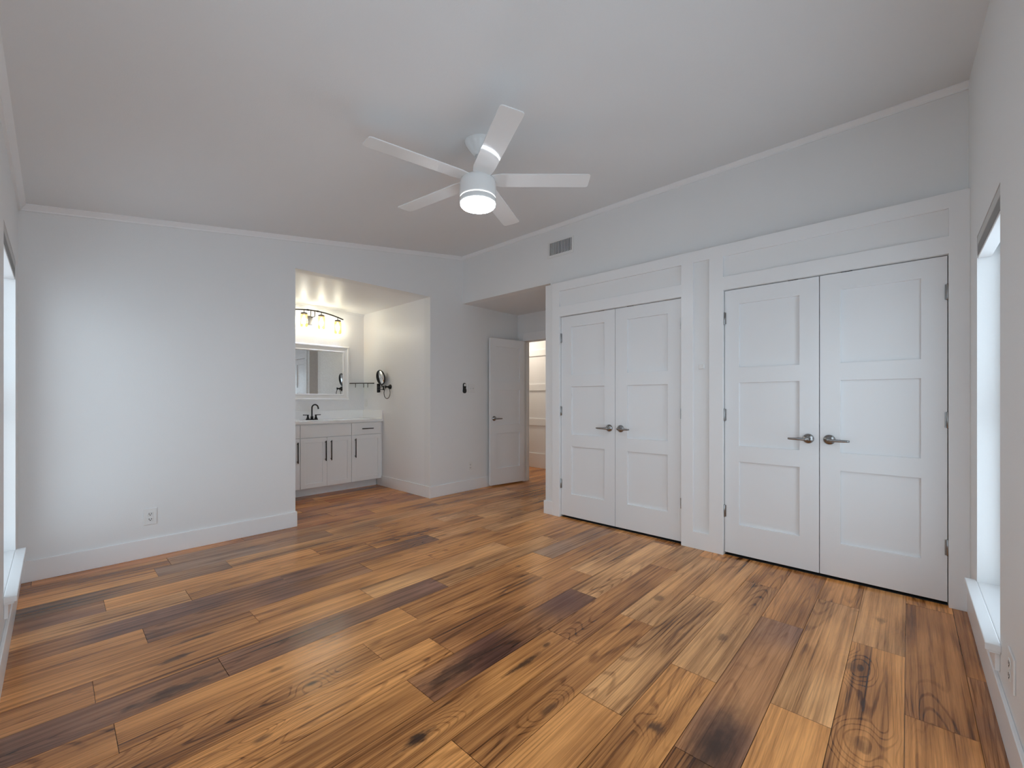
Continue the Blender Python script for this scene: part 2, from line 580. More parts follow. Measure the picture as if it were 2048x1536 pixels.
us = sorted([YN - WT, YB + 0.12] + [a for w in WIN_L for a in w])
H_, N_ = WT, None
struct(MB().relief(us, [0, ZS_T, ZS_L, ZH_L, TOP], [[H_] * 4, [H_, N_, N_, H_], [H_] * 4, [H_, H_, N_, H_], [H_] * 4], fX(XL - WT, 1)), 'wall_left', M['wall'], 'white painted wall at the left edge with a deep-set window', 'wall')
us = sorted([XL - WT, 4.9] + [a for w in WIN_N for a in w])
struct(MB().relief(us, [0, ZS_T, ZS_N, ZH_N, TOP], [[H_] * 4, [H_, N_, N_, H_], [H_] * 4, [H_, H_, N_, H_], [H_] * 4], fY(YN - WT, 1)), 'wall_right', M['wall'], 'white painted wall at the right edge with a bright window', 'wall')
# back wall with the alcove opening
d = [[0.12, 0.12], [None, 0.12], [0.12, 0.12]]
struct(MB().relief([XL - WT, AX0, AX1, NX + 0.12], [0, ZN, TOP], d, lambda u, v, t: (u, YB + 0.12 - t, v)),
       'wall_back', M['wall'], 'white back wall with the rectangular opening to the vanity alcove', 'wall')
# upper closet wall, with the open nook below it
d = [[0.12, 0.12, 0.12], [None, None, 0.12], [0.12, 0.12, 0.12], [None, None, 0.12], [0.12, 0.12, 0.12], [None, 0.12 * 0 + 0.12, 0.12]]
mb = MB()
mb.relief([YN, -0.19, 1.06, 1.345, 2.62, 2.79, YB], [0, 2.05, ZN, TOP],
          [[.12, .12, .12], [None, .12, .12], [.12, .12, .12], [None, .12, .12], [.12, .12, .12], [None, None, .12]],
          lambda u, v, t: (XR + 0.12 - t, u, v))
mb.relief([YN, -0.17, 1.042, 1.364, 2.60, 2.79], [0, 2.036, 2.384],
          [[.082, .082], [None, .082], [.082, .082], [None, .082], [.082, .082]],
          lambda u, v, t: (XR - t, u, v))
struct(mb, 'wall_closet', M['wall'], 'long white wall that holds the two pairs of closet doors', 'wall')
# closet interiors (painted near-black for the shade behind shut doors) and the nook's side
mb = MB()
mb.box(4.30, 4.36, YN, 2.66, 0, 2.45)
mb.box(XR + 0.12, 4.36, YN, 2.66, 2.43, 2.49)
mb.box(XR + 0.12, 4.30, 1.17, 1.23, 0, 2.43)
mb.box(DX + 0.004, 4.30, -0.168, 1.04, 0.0005, 0.003)  # thin near-black sheet added so the gap under the doors reads as shade
mb.box(DX + 0.004, 4.30, 1.366, 2.598, 0.0005, 0.003)  # same painted shade under the other pair of doors
struct(mb, 'wall_closet_interior', M['dark'], 'closet insides painted near-black so the gaps round the doors look shaded', 'wall')
struct(MB().box(XR + 0.12, HX, 2.67, 2.79, 0, TOP), 'wall_nook_side', M['wall'], 'side wall of the entry nook hidden behind the closet corner', 'wall')
# end wall of the nook with the doorway
struct(MB().relief([2.79, 3.30, 4.10, YB + 0.12], [0, 2.037, TOP], [[.12, .12], [None, .12], [.12, .12]], lambda u, v, t: (NX + 0.12 - t, u, v)),
       'wall_nook_end', M['wall'], 'end wall of the entry nook above the doorway', 'wall')
# hall
mb = MB()
mb.box(HX, HX + 0.1, 2.67, 6.3, 0, TOP)
struct(mb, 'wall_hall', M['trim'], 'far hall wall with raised horizontal boards seen through the doorway', 'wall')
struct(MB().box(NX + 0.12, HX, 6.2, 6.3, 0, TOP), 'wall_hall_end', M['wall'], 'end wall of the hall out of sight', 'wall')
mb = MB()
for z0, z1 in ((0.0, 0.25), (0.735, 0.855), (1.343, 1.456), (1.947, 2.05)):
    mb.box(HX - 0.018, HX, 2.79, 6.2, z0, z1)
struct(mb, 'trim_3', M['trim'], 'white horizontal boards along the hall wall', 'trim', 0.002)
struct(MB().box(AX1 + 0.10, NX + 0.12, YB + 0.12, 6.3, 0, TOP), 'wall_core', M['wall'], 'wall block between alcove and hall', 'wall')
# alcove
struct(MB().box(AX1, AX1 + 0.10, YB + 0.12, AYB, 0, ZN), 'wall_alcove_right', M['alcove'], 'right wall of the vanity alcove with the mirror arm', 'wall')
struct(MB().box(AX0 - 0.12, AX0, YB + 0.12, AYB, 0, ZN), 'wall_alcove_left', M['alcove'], 'left wall of the vanity alcove hidden from view', 'wall')
struct(MB().box(AX0 - 0.12, AX1 + 0.10, AYB, AYB + 0.12, 0, ZN + 0.1), 'wall_alcove_back', M['alcove'], 'back wall of the alcove behind the vanity mirror', 'wall')
struct(MB().box(AX0 - 0.12, AX1 + 0.10, YB + 0.12, AYB, ZN, ZN + 0.1), 'ceiling_alcove', M['alcove'], 'flat ceiling of the lit vanity alcove', 'ceiling')
struct(MB().box(XR + 0.12, HX + 0.1, 2.79, YB, ZN, ZN + 0.1).box(NX + 0.12, HX + 0.1, YB, 6.3, ZN, ZN + 0.1), 'ceiling_nook', M['ceiling'], 'flat low ceiling over the entry nook', 'ceiling')
# sloped main ceiling
x0, x1 = XL - WT, XR + 0.14
mb = MB()
mb.prism([(x0, 0, ceil_z(x0)), (x1, 0, ceil_z(x1)), (x1, 0, ceil_z(x1) + 0.1), (x0, 0, ceil_z(x0) + 0.1)], (0, YN - WT, 0), (0, YB + 0.13, 0))
struct(mb, 'ceiling', M['ceiling'], 'sloped white ceiling rising towards the closet wall', 'ceiling')
# blocks the sky above closets, alcove and hall
struct(MB().box(XR + 0.1, 6.4, YN - WT, 6.4, TOP, TOP + 0.05).box(XL - WT, XR + 0.1, YB + 0.1, 6.4, TOP, TOP + 0.05), 'roof', M['dark'], 'roof deck above the rooms out of sight', 'roof')

# crown mouldings
def crown(pts, name, label):
    struct(pts, name, M['trim'], label, 'trim')
zc = ceil_z(XR)
prof = [(0, 0), (0.034, 0), (0.034, 0.008), (0.014, 0.034), (0.012, 0.044), (0, 0.044)]
crown(MB().prism([(XR - a, 0, ceil_z(XR - a) + 0.002 - b) for a, b in prof], (0, YN, 0), (0, YB, 0)), 'trim_4', 'slim crown moulding where closet wall meets ceiling')
crown(MB().prism([(XL + a, 0, ceil_z(XL + a) + 0.002 - b) for a, b in prof], (0, YN, 0), (0, YB, 0)), 'trim_5', 'slim crown moulding along the left wall')
mb = MB()
n0 = len(mb.v)
k = len(prof)
for x in (XL, XR):
    mb.v += [(x, YB - a, ceil_z(x) + 0.002 - b) for a, b in prof]
mb.face([i for i in range(k)])
mb.face([k + i for i in range(k)][::-1])
for i in range(k):
    j = (i + 1) % k
    mb.face((i, k + i, k + j, j))
crown(mb, 'trim_6', 'slim crown moulding sloping along the back wall')
struct(MB().box(AX0, AX1, AYB - 0.012, AYB, ZN - 0.03, ZN).box(AX0, AX1, AYB - 0.02, AYB, ZN - 0.012, ZN), 'trim_7', M['alcove'], 'thin crown strip at the back of the alcove ceiling', 'trim')

# baseboards
BH, BT = 0.14, 0.013
def base(mb, name, label): struct(mb, name, M['trim'], label, 'baseboard', 0.003)
base(MB().box(XL, AX0 + BT, YB - BT, YB, 0, BH).box(AX0, AX0 + BT, YB, YB + 0.12, 0, BH), 'baseboard_back', 'tall white baseboard along the back wall left of the alcove')
base(MB().box(AX1 - BT, NX, YB - BT, YB, 0, BH).box(AX1 - BT, AX1, YB, 5.452, 0, BH), 'baseboard_alcove', 'white baseboard wrapping the corner right of the alcove')
base(MB().box(XL, XL + BT, 1.30, YB - BT, 0, BH), 'baseboard_left', 'white baseboard under the left window')
base(MB().box(1.76, XT, YN, YN + BT, 0, BH), 'baseboard_right', 'white baseboard under the right window')
base(MB().box(XT, XR, 2.69, 2.803, 0, 0.137), 'baseboard_closet', 'short white base block at the closet corner by the nook')
base(MB().box(NX - BT, NX, 4.19, YB - BT, 0, BH), 'baseboard_nook', 'bit of white baseboard behind the open door')

# flat boards round the closets
B = 0.018
ys = [YN, -0.17, 1.042, 1.145, 1.268, 1.364, 2.60, 2.69]
zs = [0, 0.135, 2.036, 2.137, 2.295, 2.384]
full = [B] * 5
door_col = [None, None, B, None, B]
mid_col = [B, None, None, None, B]
struct(MB().relief(ys, zs, [full, door_col, full, mid_col, full, door_col, full], lambda u, v, t: (XT + B - t, u, v)),
       'trim_1', M['trim'], 'white flat boards framing both pairs of closet doors', 'trim', 0.0015)
# casing of the hall doorway
mb = MB().box(NX - 0.014, NX, 4.10, 4.19, 0, 2.15).box(NX - 0.014, NX, 3.21, 3.30, 0, 2.15).box(NX - 0.014, NX, 3.30, 4.10, 2.037, 2.15)
mb.box(NX + 0.045, NX + 0.085, 4.088, 4.10, 0, 2.037).box(NX + 0.045, NX + 0.085, 3.30, 3.312, 0, 2.037).box(NX + 0.045, NX + 0.085, 3.30, 4.10, 2.025, 2.037)
struct(mb, 'trim_2', M['trim'], 'white casing and stop round the hall doorway', 'trim', 0.0015)

# ------------------------------------------------------------------ doors
RAILS = [0.020, 0.245, 0.725, 0.843, 1.323, 1.438, 1.920, 2.031]
def door_leaf(name, width, pu0, pu1, fn, label, T=0.035, rec=0.018):
    pan = [T if i % 2 == 0 else T - rec for i in range(7)]
    mb = MB().relief([0, pu0, pu1, width], RAILS, [[T] * 7, pan, [T] * 7], fn)
    p0 = fn(0, 0.020, 0)
    return tag(mb.build(name, M['door'], None, 0.0010, p0), label, 'door', None, 'structure')

def lever(door, pos, along, normal, tip=0.11, drop=0.0):
    """Rosette, neck and tapered lever; `along` points to the lever's tip."""
    pos, along, normal = Vector(pos), Vector(along).normalized(), Vector(normal).normalized()
    upv = Vector((0, 0, 1))
    ax = (along, upv, normal)
    mb = MB()
    mb.lathe([(0.033, 0.0), (0.033, 0.005), (0.029, 0.011), (0.018, 0.015), (0.0125, 0.02), (0.011, 0.047), (0.0125, 0.052), (0.012, 0.060), (0.008, 0.063), (0.0, 0.0635)], pos, ax, 32)
    pts, rr = [], []
    for i in range(9):
        t = i / 8
        pts.append(pos + normal * (0.054 + 0.004 * math.sin(t * PI)) + along * (tip * t) - upv * (0.002 + drop * t))
        rr.append(0.0098 * (1 - t) ** 0.6 * 0.35 + 0.0068)
    mb.tube(pts, rr, 14, flat=1.0)
    return mb.build('lever_handle', M['nickel'], door, 0)

def hinge(door, x, y, z, x2=None):
    mb = MB()
    mb.lathe([(0.0, -0.049), (0.004, -0.048), (0.0062, -0.045), (0.0062, 0.045), (0.004, 0.048), (0, 0.049)], (x, y, z), 'Z', 16)
    mb.box(x, x + 0.004, y - 0.012, y + 0.012, z - 0.044, z + 0.044)
    return mb.build('hinge', M['nickel'], door)

DX = 3.53      # front of the closet leaves
def closet_leaf(name, ya, yb, pa, pb, hinge_y, handle_y, label):
    fn = lambda u, v, t: (DX + 0.035 - t, ya + u, v)
    dr = door_leaf(name, yb - ya, pa - ya, pb - ya, fn, label)
    s = 1 if handle_y < hinge_y else -1          # lever points towards the hinge side
    lever(dr, (DX, handle_y, 0.927), (0, s, 0), (-1, 0, 0))
    for z in (1.820, 1.077, 0.337):
        hinge(dr, DX - 0.0045, hinge_y, z)
    mb = MB()
    yc = handle_y + 0.09 * s
    mb.box(DX + 0.004, DX + 0.03, yc - 0.03, yc + 0.03, 2.0312, 2.0355)
    mb.build('catch', M['slot'], dr)
    return dr
closet_leaf('door_1', 1.985, 2.5965, 2.0976, 2.4724, 2.5975, 2.043, 'white three-panel closet door beside the entry nook, leftmost leaf')
closet_leaf('door_2', 1.3675, 1.981, 1.4878, 1.8616, 1.3665, 1.926, 'white three-panel closet door left of the narrow wall panel')
closet_leaf('door_3', 0.4425, 1.0385, 0.5546, 0.9378, 1.0395, 0.503, 'white three-panel closet door right of the narrow wall panel')
closet_leaf('door_4', -0.1665, 0.4385, -0.0557, 0.3270, -0.1675, 0.386, 'white three-panel closet door nearest the right window')

# the open door against the back wall
H0, H1 = Vector((4.622, 4.056, 0)), Vector((4.03, 4.150, 0))
eu = (H1 - H0).normalized()
nn = Vector((eu.y, -eu.x, 0)) if (Vector((eu.y, -eu.x, 0))).y < 0 else Vector((-eu.y, eu.x, 0))
WD = (H1 - H0).length
leaf_fn = lambda u, v, t: tuple(H0 + eu * u + Vector((0, 0, v)) + nn * (t - 0.035))
d5 = door_leaf('door_5', WD, 0.085, WD - 0.095, leaf_fn, 'white three-panel door standing open against the back wall', 0.035)
hp = H0 + eu * (WD - 0.062)
lever(d5, (hp.x, hp.y, 0.932), -eu, nn, 0.10)
q = H0 + eu * (WD - 0.062) - nn * 0.035
MB().lathe([(0.031, 0), (0.031, 0.004), (0.022, 0.01), (0.012, 0.013), (0.011, 0.026), (0, 0.027)], q + Vector((0, 0, 0.932)), (eu, Vector((0, 0, 1)), -nn), 24).build('lever_handle', M['nickel'], d5)
for z in (1.82, 1.077, 0.337):
    MB().lathe([(0.006, -0.045), (0.006, 0.045)], (4.634, 4.080, z), 'Z', 14).build('hinge', M['nickel'], d5)

# ------------------------------------------------------------------ windows
def window(name, axis, a0, a1, z0, z1, face, s, label, stool=True, horn=0.03, proj=0.042):
    """axis 'X': opening spans X in the near wall; 'Y': spans Y in the left wall. Outside is -axis-normal."""
    def bx(mb, u0, u1, d0, d1, w0, w1):     # d: distance outwards from the room face
        if axis == 'X':
            mb.box(u0, u1, face - d1, face - d0, w0, w1)
        else:
            mb.box(face - d1, face - d0, u0, u1, w0, w1)
        return mb
    loc = ((a0 + a1) / 2, face, z0) if axis == 'X' else (face, (a0 + a1) / 2, z0)
    t = thing(name, loc, label, 'window', None, 'structure')
    fw, f0, f1 = 0.045, 0.092, 0.150
    mb = MB()
    bx(mb, a0, a0 + fw, f0, f1, z0, z1)
    bx(mb, a1 - fw, a1, f0, f1, z0, z1)
    bx(mb, a0 + fw, a1 - fw, f0, f1, z0, z0 + fw)
    bx(mb, a0 + fw, a1 - fw, f0, f1, z1 - fw, z1)
    zm = (z0 + z1) / 2
    mb.build('window_frame', M['vinyl'], t, 0.003)
    bx(MB(), a0 + fw, a1 - fw, f0 + 0.01, f1 - 0.01, zm - 0.022, zm + 0.022).build('meeting_rail', M['vinyl'], t, 0.003)
    bx(MB(), a0 + fw, a1 - fw, 0.119, 0.123, z0 + fw, zm - 0.022).build('pane', M['glass'], t)
    bx(MB(), a0 + fw, a1 - fw, 0.119, 0.123, zm + 0.022, z1 - fw).build('pane', M['glass'], t)
    if stool:
        mb = MB()
        bx(mb, a0 - horn, a1 + horn, -proj, 0, z0 - 0.024, z0 + 0.003)
        bx(mb, a0 - horn + 0.006, a1 + horn - 0.006, -proj + 0.008, 0, z0 - 0.034, z0 - 0.024)
        bx(mb, a0, a1, 0, 0.092, z0 - 0.02, z0 + 0.003)
        mb.build('window_sill', M['trim'], t, 0.003)
        bx(MB(), a0 - 0.005, a1 + 0.005, -0.014, 0, z0 - 0.105, z0 - 0.034).build('apron', M['trim'], t, 0.003)
    # sky portal just outside
    li = bpy.data.lights.new('sky_portal', 'AREA')
    li.shape = 'RECTANGLE'
    li.size, li.size_y = (a1 - a0), (z1 - z0)
    li.cycles.is_portal = True
    lo = bpy.data.objects.new('sky_portal', li)
    COL.objects.link(lo)
    if axis == 'X':
        lo.location = ((a0 + a1) / 2, face - 0.185, zm)
        lo.rotation_euler = (PI / 2, 0, PI)
    else:
        lo.location = (face - 0.185, (a0 + a1) / 2, zm)
        lo.rotation_euler = (PI / 2, 0, PI / 2)
    return t

window('window_1', 'Y', *WIN_L[0], ZS_L, ZH_L, XL, 1, 'white window set in the left wall beside the back corner')
window('window_2', 'X', *WIN_N[0], ZS_N, ZH_N, YN, 1, 'bright white window set in the right wall beside the closets', True, 0.03)
window('fill_window_3', 'Y', *WIN_L[1], ZS_T, ZH_L, XL, 1, 'tall unseen window added in the left wall to light the room', False)  # added opening out of view, brings daylight onto the closet doors
window('fill_window_4', 'X', *WIN_N[1], ZS_T, ZH_N, YN, 1, 'tall unseen window added in the right wall to light the room', False)  # added opening out of view, widened to brighten back wall and cabinets

def blind(axis, a0, a1, z1, face, label):
    def bx(mb, u0, u1, d0, d1, w0, w1):
        if axis == 'X':
            return mb.box(u0, u1, face - d1, face - d0, w0, w1)
        return mb.box(face - d1, face - d0, u0, u1, w0, w1)
    g = 0.006
    loc = ((a0 + a1) / 2, face, z1) if axis == 'X' else (face, (a0 + a1) / 2, z1)
    t = thing('window_blind', loc, label, 'blind', 'blinds drawn up in the windows')
    bx(MB(), a0 + g, a1 - g, 0.001, 0.05, z1 - 0.045, z1 - 0.004).build('headrail', M['blind'], t, 0.002)
    mb = MB()
    z = z1 - 0.048
    while z > z1 - 0.098:
        bx(mb, a0 + g, a1 - g, 0.002, 0.05, z - 0.0032, z)
        z -= 0.0042
    mb.build('slats', M['blind_dark'], t)
    bx(MB(), a0 + g, a1 - g, 0.002, 0.05, z1 - 0.112, z1 - 0.1).build('bottom_rail', M['vinyl'], t, 0.002)
    return t
blind('Y', *WIN_L[0], ZH_L, XL, 'grey blind drawn up at the head of the left window')
blind('X', *WIN_N[0], ZH_N, YN, 'grey blind drawn up at the head of the right window')

# ------------------------------------------------------------------ wall fittings
def plate_on(axis, pos, w, h, kind, label, cat, name):
    """axis: 'Y-' on the back wall, 'Y+' on the near wall, 'X-' on a wall that faces -X."""
    px, py_, pz = pos
    t = thing(name, pos, label, cat)
    def bx(mb, u0, u1, d0, d1, w0, w1):
        if axis == 'Y-':
            return mb.box(px + u0, px + u1, py_ - d1, py_ - d0, pz + w0, pz + w1)
        if axis == 'Y+':
            return mb.box(px + u0, px + u1, py_ + d0, py_ + d1, pz + w0, pz + w1)
        return mb.box(px - d1, px - d0, py_ + u0, py_ + u1, pz + w0, pz + w1)
    bx(MB(), -w / 2, w / 2, 0, 0.006, -h / 2, h / 2).build('cover_plate', M['plastic'], t, 0.002)
    if kind == 'outlet':
        for dz in (-0.020, 0.020):
            s = bx(MB(), -0.017, 0.017, 0.006, 0.0085, dz - 0.014, dz + 0.014).build('socket', M['plastic'], t, 0.004)
            mb = MB()
            bx(mb, -0.0085, -0.0055, 0.0085, 0.0092, dz - 0.004, dz + 0.007)
            bx(mb, 0.0055, 0.0085, 0.0085, 0.0092, dz - 0.004, dz + 0.007)
            bx(mb, -0.003, 0.003, 0.0085, 0.0092, dz - 0.011, dz - 0.006)
            mb.build('slots', M['slot'], s)
    elif kind == 'switch':
        for du in (-0.023, 0.023):
            bx(MB(), du - 0.005, du + 0.005, 0.006, 0.016, -0.010, 0.004).build('toggle', M['plastic'], t, 0.002)
    elif kind == 'rocker':
        bx(MB(), -0.017, 0.017, 0.006, 0.009, -0.034, 0.034).build('rocker', M['plastic'], t, 0.002)
    return t
plate_on('Y-', (0.497, YB, 0.306), 0.078, 0.122, 'outlet', 'white power outlet low on the back wall left of the alcove', 'outlet', 'wall_outlet')
plate_on('Y-', (3.727, YB, 0.316), 0.072, 0.116, 'outlet', 'white power outlet low between the alcove corner and the open door', 'outlet', 'wall_outlet')
plate_on('Y+', (2.175, YN, 0.295), 0.115, 0.116, 'outlet', 'white power outlet on the right wall beside the window sill', 'outlet', 'wall_outlet')
plate_on('X-', (AX1, 5.768, 1.145), 0.070, 0.116, 'rocker', 'white switch plate low in the alcove corner under the small shelf', 'switch', 'wall_switch')
plate_on('Y-', (3.753, YB, 1.340), 0.116, 0.116, 'switch', 'white double light switch right of the black remote', 'switch', 'wall_switch')

# remote control in its wall cradle
t = thing('remote_control', (3.625, YB, 1.34), 'small black remote in a wall cradle left of the light switch', 'remote control')
def capsule(w, h, y0, y1, cz=1.34, cx=3.625):
    pts = []
    r = w / 2
    for i in range(13):
        a = PI * i / 12
        pts.append((cx + r * math.cos(a), 0, cz + h / 2 - r + r * math.sin(a)))
    for i in range(13):
        a = PI + PI * i / 12
        pts.append((cx + r * math.cos(a), 0, cz - h / 2 + r + r * math.sin(a)))
    return MB().prism(pts, (0, y0, 0), (0, y1, 0))
capsule(0.046, 0.132, YB - 0.016, YB).build('body', M['remote'], t, 0.004, seg=3)
capsule(0.053, 0.066, YB - 0.021, YB, 1.305).build('cradle', M['remote'], t, 0.004, seg=3)
MB().lathe([(0.0, 0.0), (0.016, 0.0), (0.016, 0.003), (0.010, 0.0035), (0.009, 0.002), (0, 0.002)], (3.625, YB - 0.016, 1.378), (Vector((1, 0, 0)), Vector((0, 0, 1)), Vector((0, -1, 0))), 28).build('button_ring', M['plastic'], t)

tag(MB().box(3.518 - 0.018, 3.518, 1.183, 1.225, 1.438, 1.474).build('contact_sensor', M['plastic'], None, 0.004, (3.518, 1.204, 1.456)),
    'small white sensor box stuck in the narrow panel between closets', 'sensor')

# air vent on the closet wall
t = thing('air_vent', (XR, 2.652, 2.777), 'white wall air vent with dark vertical slots above the nook', 'vent')
MB().relief([2.488, 2.516, 2.800, 2.816 + 0.012], [2.692, 2.722, 2.850, 2.864], [[.008] * 3, [.008, None, .008], [.008] * 3], lambda u, v, d: (XR - d, u, v)).build('frame', M['plastic'], t, 0.003)
MB().box(XR - 0.0015, XR, 2.512, 2.804, 2.718, 2.854).build('backing', M['slot'], t)
for i in range(15):
    y = 2.516 + 0.284 * (i + 0.5) / 15
    MB().prism([(XR - 0.0015, y - 0.0012, 0), (XR - 0.0015, y + 0.0012, 0), (XR - 0.011, y + 0.0042, 0), (XR - 0.011, y + 0.0018, 0)], (0, 0, 2.722), (0, 0, 2.850)).build('slat', M['plastic'], t)

# ------------------------------------------------------------------ ceiling fan
def ceiling_fan():
    cx, cy = 1.731, 1.890
    zc = ceil_z(cx)
    t = thing('ceiling_fan', (cx, cy, zc), 'white five-blade ceiling fan with a lit round light', 'ceiling fan')
    # canopy follows the slope at its top
    mb = MB()
    seg, rings = 48, [(0.080, 0.0), (0.080, 0.008), (0.072, 0.028), (0.054, 0.055), (0.036, 0.076), (0.027, 0.086), (0.0, 0.088)]
    for r, h in rings:
        for j in range(seg):
            a = 2 * PI * j / seg
            x, y = cx + r * math.cos(a), cy + r * math.sin(a)
            lift = (ceil_z(x) - zc) * max(0.0, 1 - h / 0.06)
            mb.v.append((x, y, zc + lift - h))
    for i in range(len(rings) - 1):
        for j in range(seg):
            a, b = i * seg + j, i * seg + (j + 1) % seg
            mb.face((a, a + seg, b + seg, b), True)
    mb.build('canopy', M['fan'], t)
    MB().tube([(cx, cy, zc - 0.085), (cx, cy, 2.535)], 0.0135, 20).build('downrod', M['fan'], t)
    MB().lathe([(0.0, 2.548), (0.022, 2.548), (0.030, 2.535), (0.040, 2.528), (0.085, 2.522), (0.100, 2.512), (0.107, 2.498), (0.1085, 2.48), (0.1085, 2.408), (0.104, 2.403), (0.0, 2.403)], (cx, cy, 0), 'Z', 64).build('motor_housing', M['fan'], t)
    lk = MB().lathe([(0.0, 2.399), (0.106, 2.399), (0.1085, 2.396), (0.1085, 2.372), (0.1055, 2.367), (0.0, 2.367)], (cx, cy, 0), 'Z', 64).build('light_kit', M['fan'], t)
    MB().lathe([(0.0, 2.403), (0.1065, 2.403), (0.1065, 2.399), (0.0, 2.399)], (cx, cy, 0), 'Z', 64).build('glow_ring', M['ring_glow'], lk)
    MB().lathe([(0.1045, 2.3675), (0.1040, 2.360), (0.098, 2.352), (0.082, 2.346), (0.05, 2.3425), (0.0, 2.3415)], (cx, cy, 0), 'Z', 64).build('lens', M['lens'], lk)
    for k in range(5):
        a = math.radians(169.2 + 72 * k)
        e = Vector((math.cos(a), math.sin(a), 0))
        w = Vector((-math.sin(a), math.cos(a), 0))
        p = math.radians(6.8)
        wv = w * math.cos(p) - Vector((0, 0, 1)) * math.sin(p)
        nv = w * math.sin(p) + Vector((0, 0, 1)) * math.cos(p)
        o = Vector((cx, cy, 2.510))
        out = []
        R0, R1, hw, rc = 0.085, 0.668, 0.061, 0.018
        out.append((R0, -0.050)); out.append((R0 + 0.06, -hw))
        for i in range(7):
            q = -PI / 2 + PI / 2 * i / 6
            out.append((R1 - rc + rc * math.cos(q), -hw + rc + rc * math.sin(q)))
        for i in range(7):
            q = PI / 2 * i / 6
            out.append((R1 - rc + rc * math.cos(q), hw - rc + rc * math.sin(q)))
        out.append((R0 + 0.06, hw)); out.append((R0, 0.050))
        MB().prism([o + e * r + wv * s for r, s in out], nv * -0.003, nv * 0.003).build('blade', M['fan'], t, 0.0015)
    return t
ceiling_fan()

# ------------------------------------------------------------------ vanity
CF, CT, TK = 5.330, 0.892, 0.11          # cabinet front, cabinet top, toe-kick height
def pull(parent, p0, p1):
    """Black bar pull between two points on the front."""
    p0, p1 = Vector(p0), Vector(p1)
    d = (p1 - p0).normalized()
    mb = MB()
    o = Vector((0, -0.028, 0))
    mb.tube([p0 + o, p1 + o], 0.0062, 12)
    for q in (p0 + d * 0.018, p1 - d * 0.018):
        mb.tube([q, q + o], 0.005, 10)
    return mb.build('handle', M['black'], parent)

def shaker(name, x0, x1, z0, z1, parent, st=0.055, flat=False):
    fn = lambda u, v, t: (u, CF - t, v)
    if flat:
        mb = MB().box(x0, x1, CF - 0.019, CF, z0, z1)
        return mb.build(name, M['cabinet'], parent, 0.0015)
    mb = MB().relief([x0, x0 + st, x1 - st, x1], [z0, z0 + st, z1 - st, z1], [[.019] * 3, [.019, .012, .019], [.019] * 3], fn)
    return mb.build(name, M['cabinet'], parent, 0.0012)

def cabinet(x0, x1, label, layout):
    t = thing('vanity_cabinet', ((x0 + x1) / 2, CF, 0), label, 'cabinet', 'vanity cabinets in the alcove')
    if layout == 'sink':
        mb = MB().box(x0 + 0.0005, x0 + 0.018, CF, AYB - 0.001, TK, CT).box(x1 - 0.018, x1 - 0.0005, CF, AYB - 0.001, TK, CT)
        mb.box(x0 + 0.018, x1 - 0.018, CF, AYB - 0.001, TK, TK + 0.018).box(x0 + 0.018, x1 - 0.018, AYB - 0.012, AYB - 0.001, TK + 0.018, CT)
        mb.box(x0 + 0.018, x1 - 0.018, CF, CF + 0.018, TK + 0.018, CT)
    else:
        mb = MB().box(x0 + 0.0005, x1 - 0.0005, CF, AYB - 0.001, TK, CT)
    mb.build('body', M['cabinet'], t)
    MB().box(x0 + 0.0005, x1 - 0.0005, 5.452, 5.47, 0, TK).build('toe_kick', M['cabinet'], t)
    g = 0.0025
    if layout == 'sink':
        xm = (x0 + x1) / 2
        shaker('false_front', x0 + g, x1 - g, 0.727, 0.882, t, flat=True)
        dl = shaker('door', x0 + g, xm - g / 2, TK + 0.005, 0.721, t)
        pull(dl, (2.298, CF - 0.019, 0.432), (2.298, CF - 0.019, 0.681))
        dr = shaker('door', xm + g / 2, x1 - g, TK + 0.005, 0.721, t)
        pull(dr, (2.367, CF - 0.019, 0.432), (2.367, CF - 0.019, 0.681))
    else:
        dw = shaker('drawer', x0 + g, x1 - g, 0.727, 0.882, t, flat=True)
        xm = (x0 + x1) / 2
        pull(dw, (xm - 0.08, CF - 0.019, 0.804), (xm + 0.08, CF - 0.019, 0.804))
        dd = shaker('door', x0 + g, x1 - g, TK + 0.005, 0.721, t)
        hx = x0 + 0.047 if layout == 'left_pull' else x1 - 0.034
        pull(dd, (hx, CF - 0.019, 0.432), (hx, CF - 0.019, 0.681))
    return t
cabinet(AX0 + 0.004, 2.000, 'white vanity cabinet partly hidden behind the alcove edge', 'right_pull')
cabinet(2.000, 2.640, 'white two-door vanity cabinet under the sink', 'sink')
cabinet(2.640, 3.072, 'white vanity cabinet with drawer in the right corner', 'left_pull')
tag(MB().box(3.0725, AX1 - 0.0005, CF + 0.005, 5.40, 0.14, CT).build('filler_strip', M['cabinet'], None, 0, (3.08, CF, 0.14)), 'thin white filler strip between corner cabinet and alcove wall', 'filler strip')

# counter with splashes, sink, faucet
t = thing('countertop', (2.318, 5.57, 0.892), 'white quartz vanity countertop with low splashes', 'countertop')
MB().relief([AX0 + 0.001, 2.09, 2.55, AX1 - 0.001], [5.300, 5.385, 5.635, AYB - 0.001], [[.032] * 3, [.032, None, .032], [.032] * 3], lambda u, v, d: (u, v, 0.8925 + d)).build('slab', M['quartz'], t, 0.002)
tag(MB().box(AX0 + 0.001, AX1 - 0.001, AYB - 0.020, AYB - 0.001, 0.9248, 1.040).build('backsplash', M['quartz'], None, 0.002, (2.318, AYB, 0.9248)),
    'low white quartz splash strip below the big mirror', 'backsplash')
tag(MB().box(AX1 - 0.021, AX1 - 0.001, 5.300, AYB - 0.0205, 0.9248, 1.040).build('side_splash', M['quartz'], None, 0.002, (AX1, 5.57, 0.9248)),
    'low white quartz splash strip against the right alcove wall', 'backsplash')
t = thing('sink', (2.32, 5.51, 0.89), 'white basin set into the vanity countertop', 'sink')
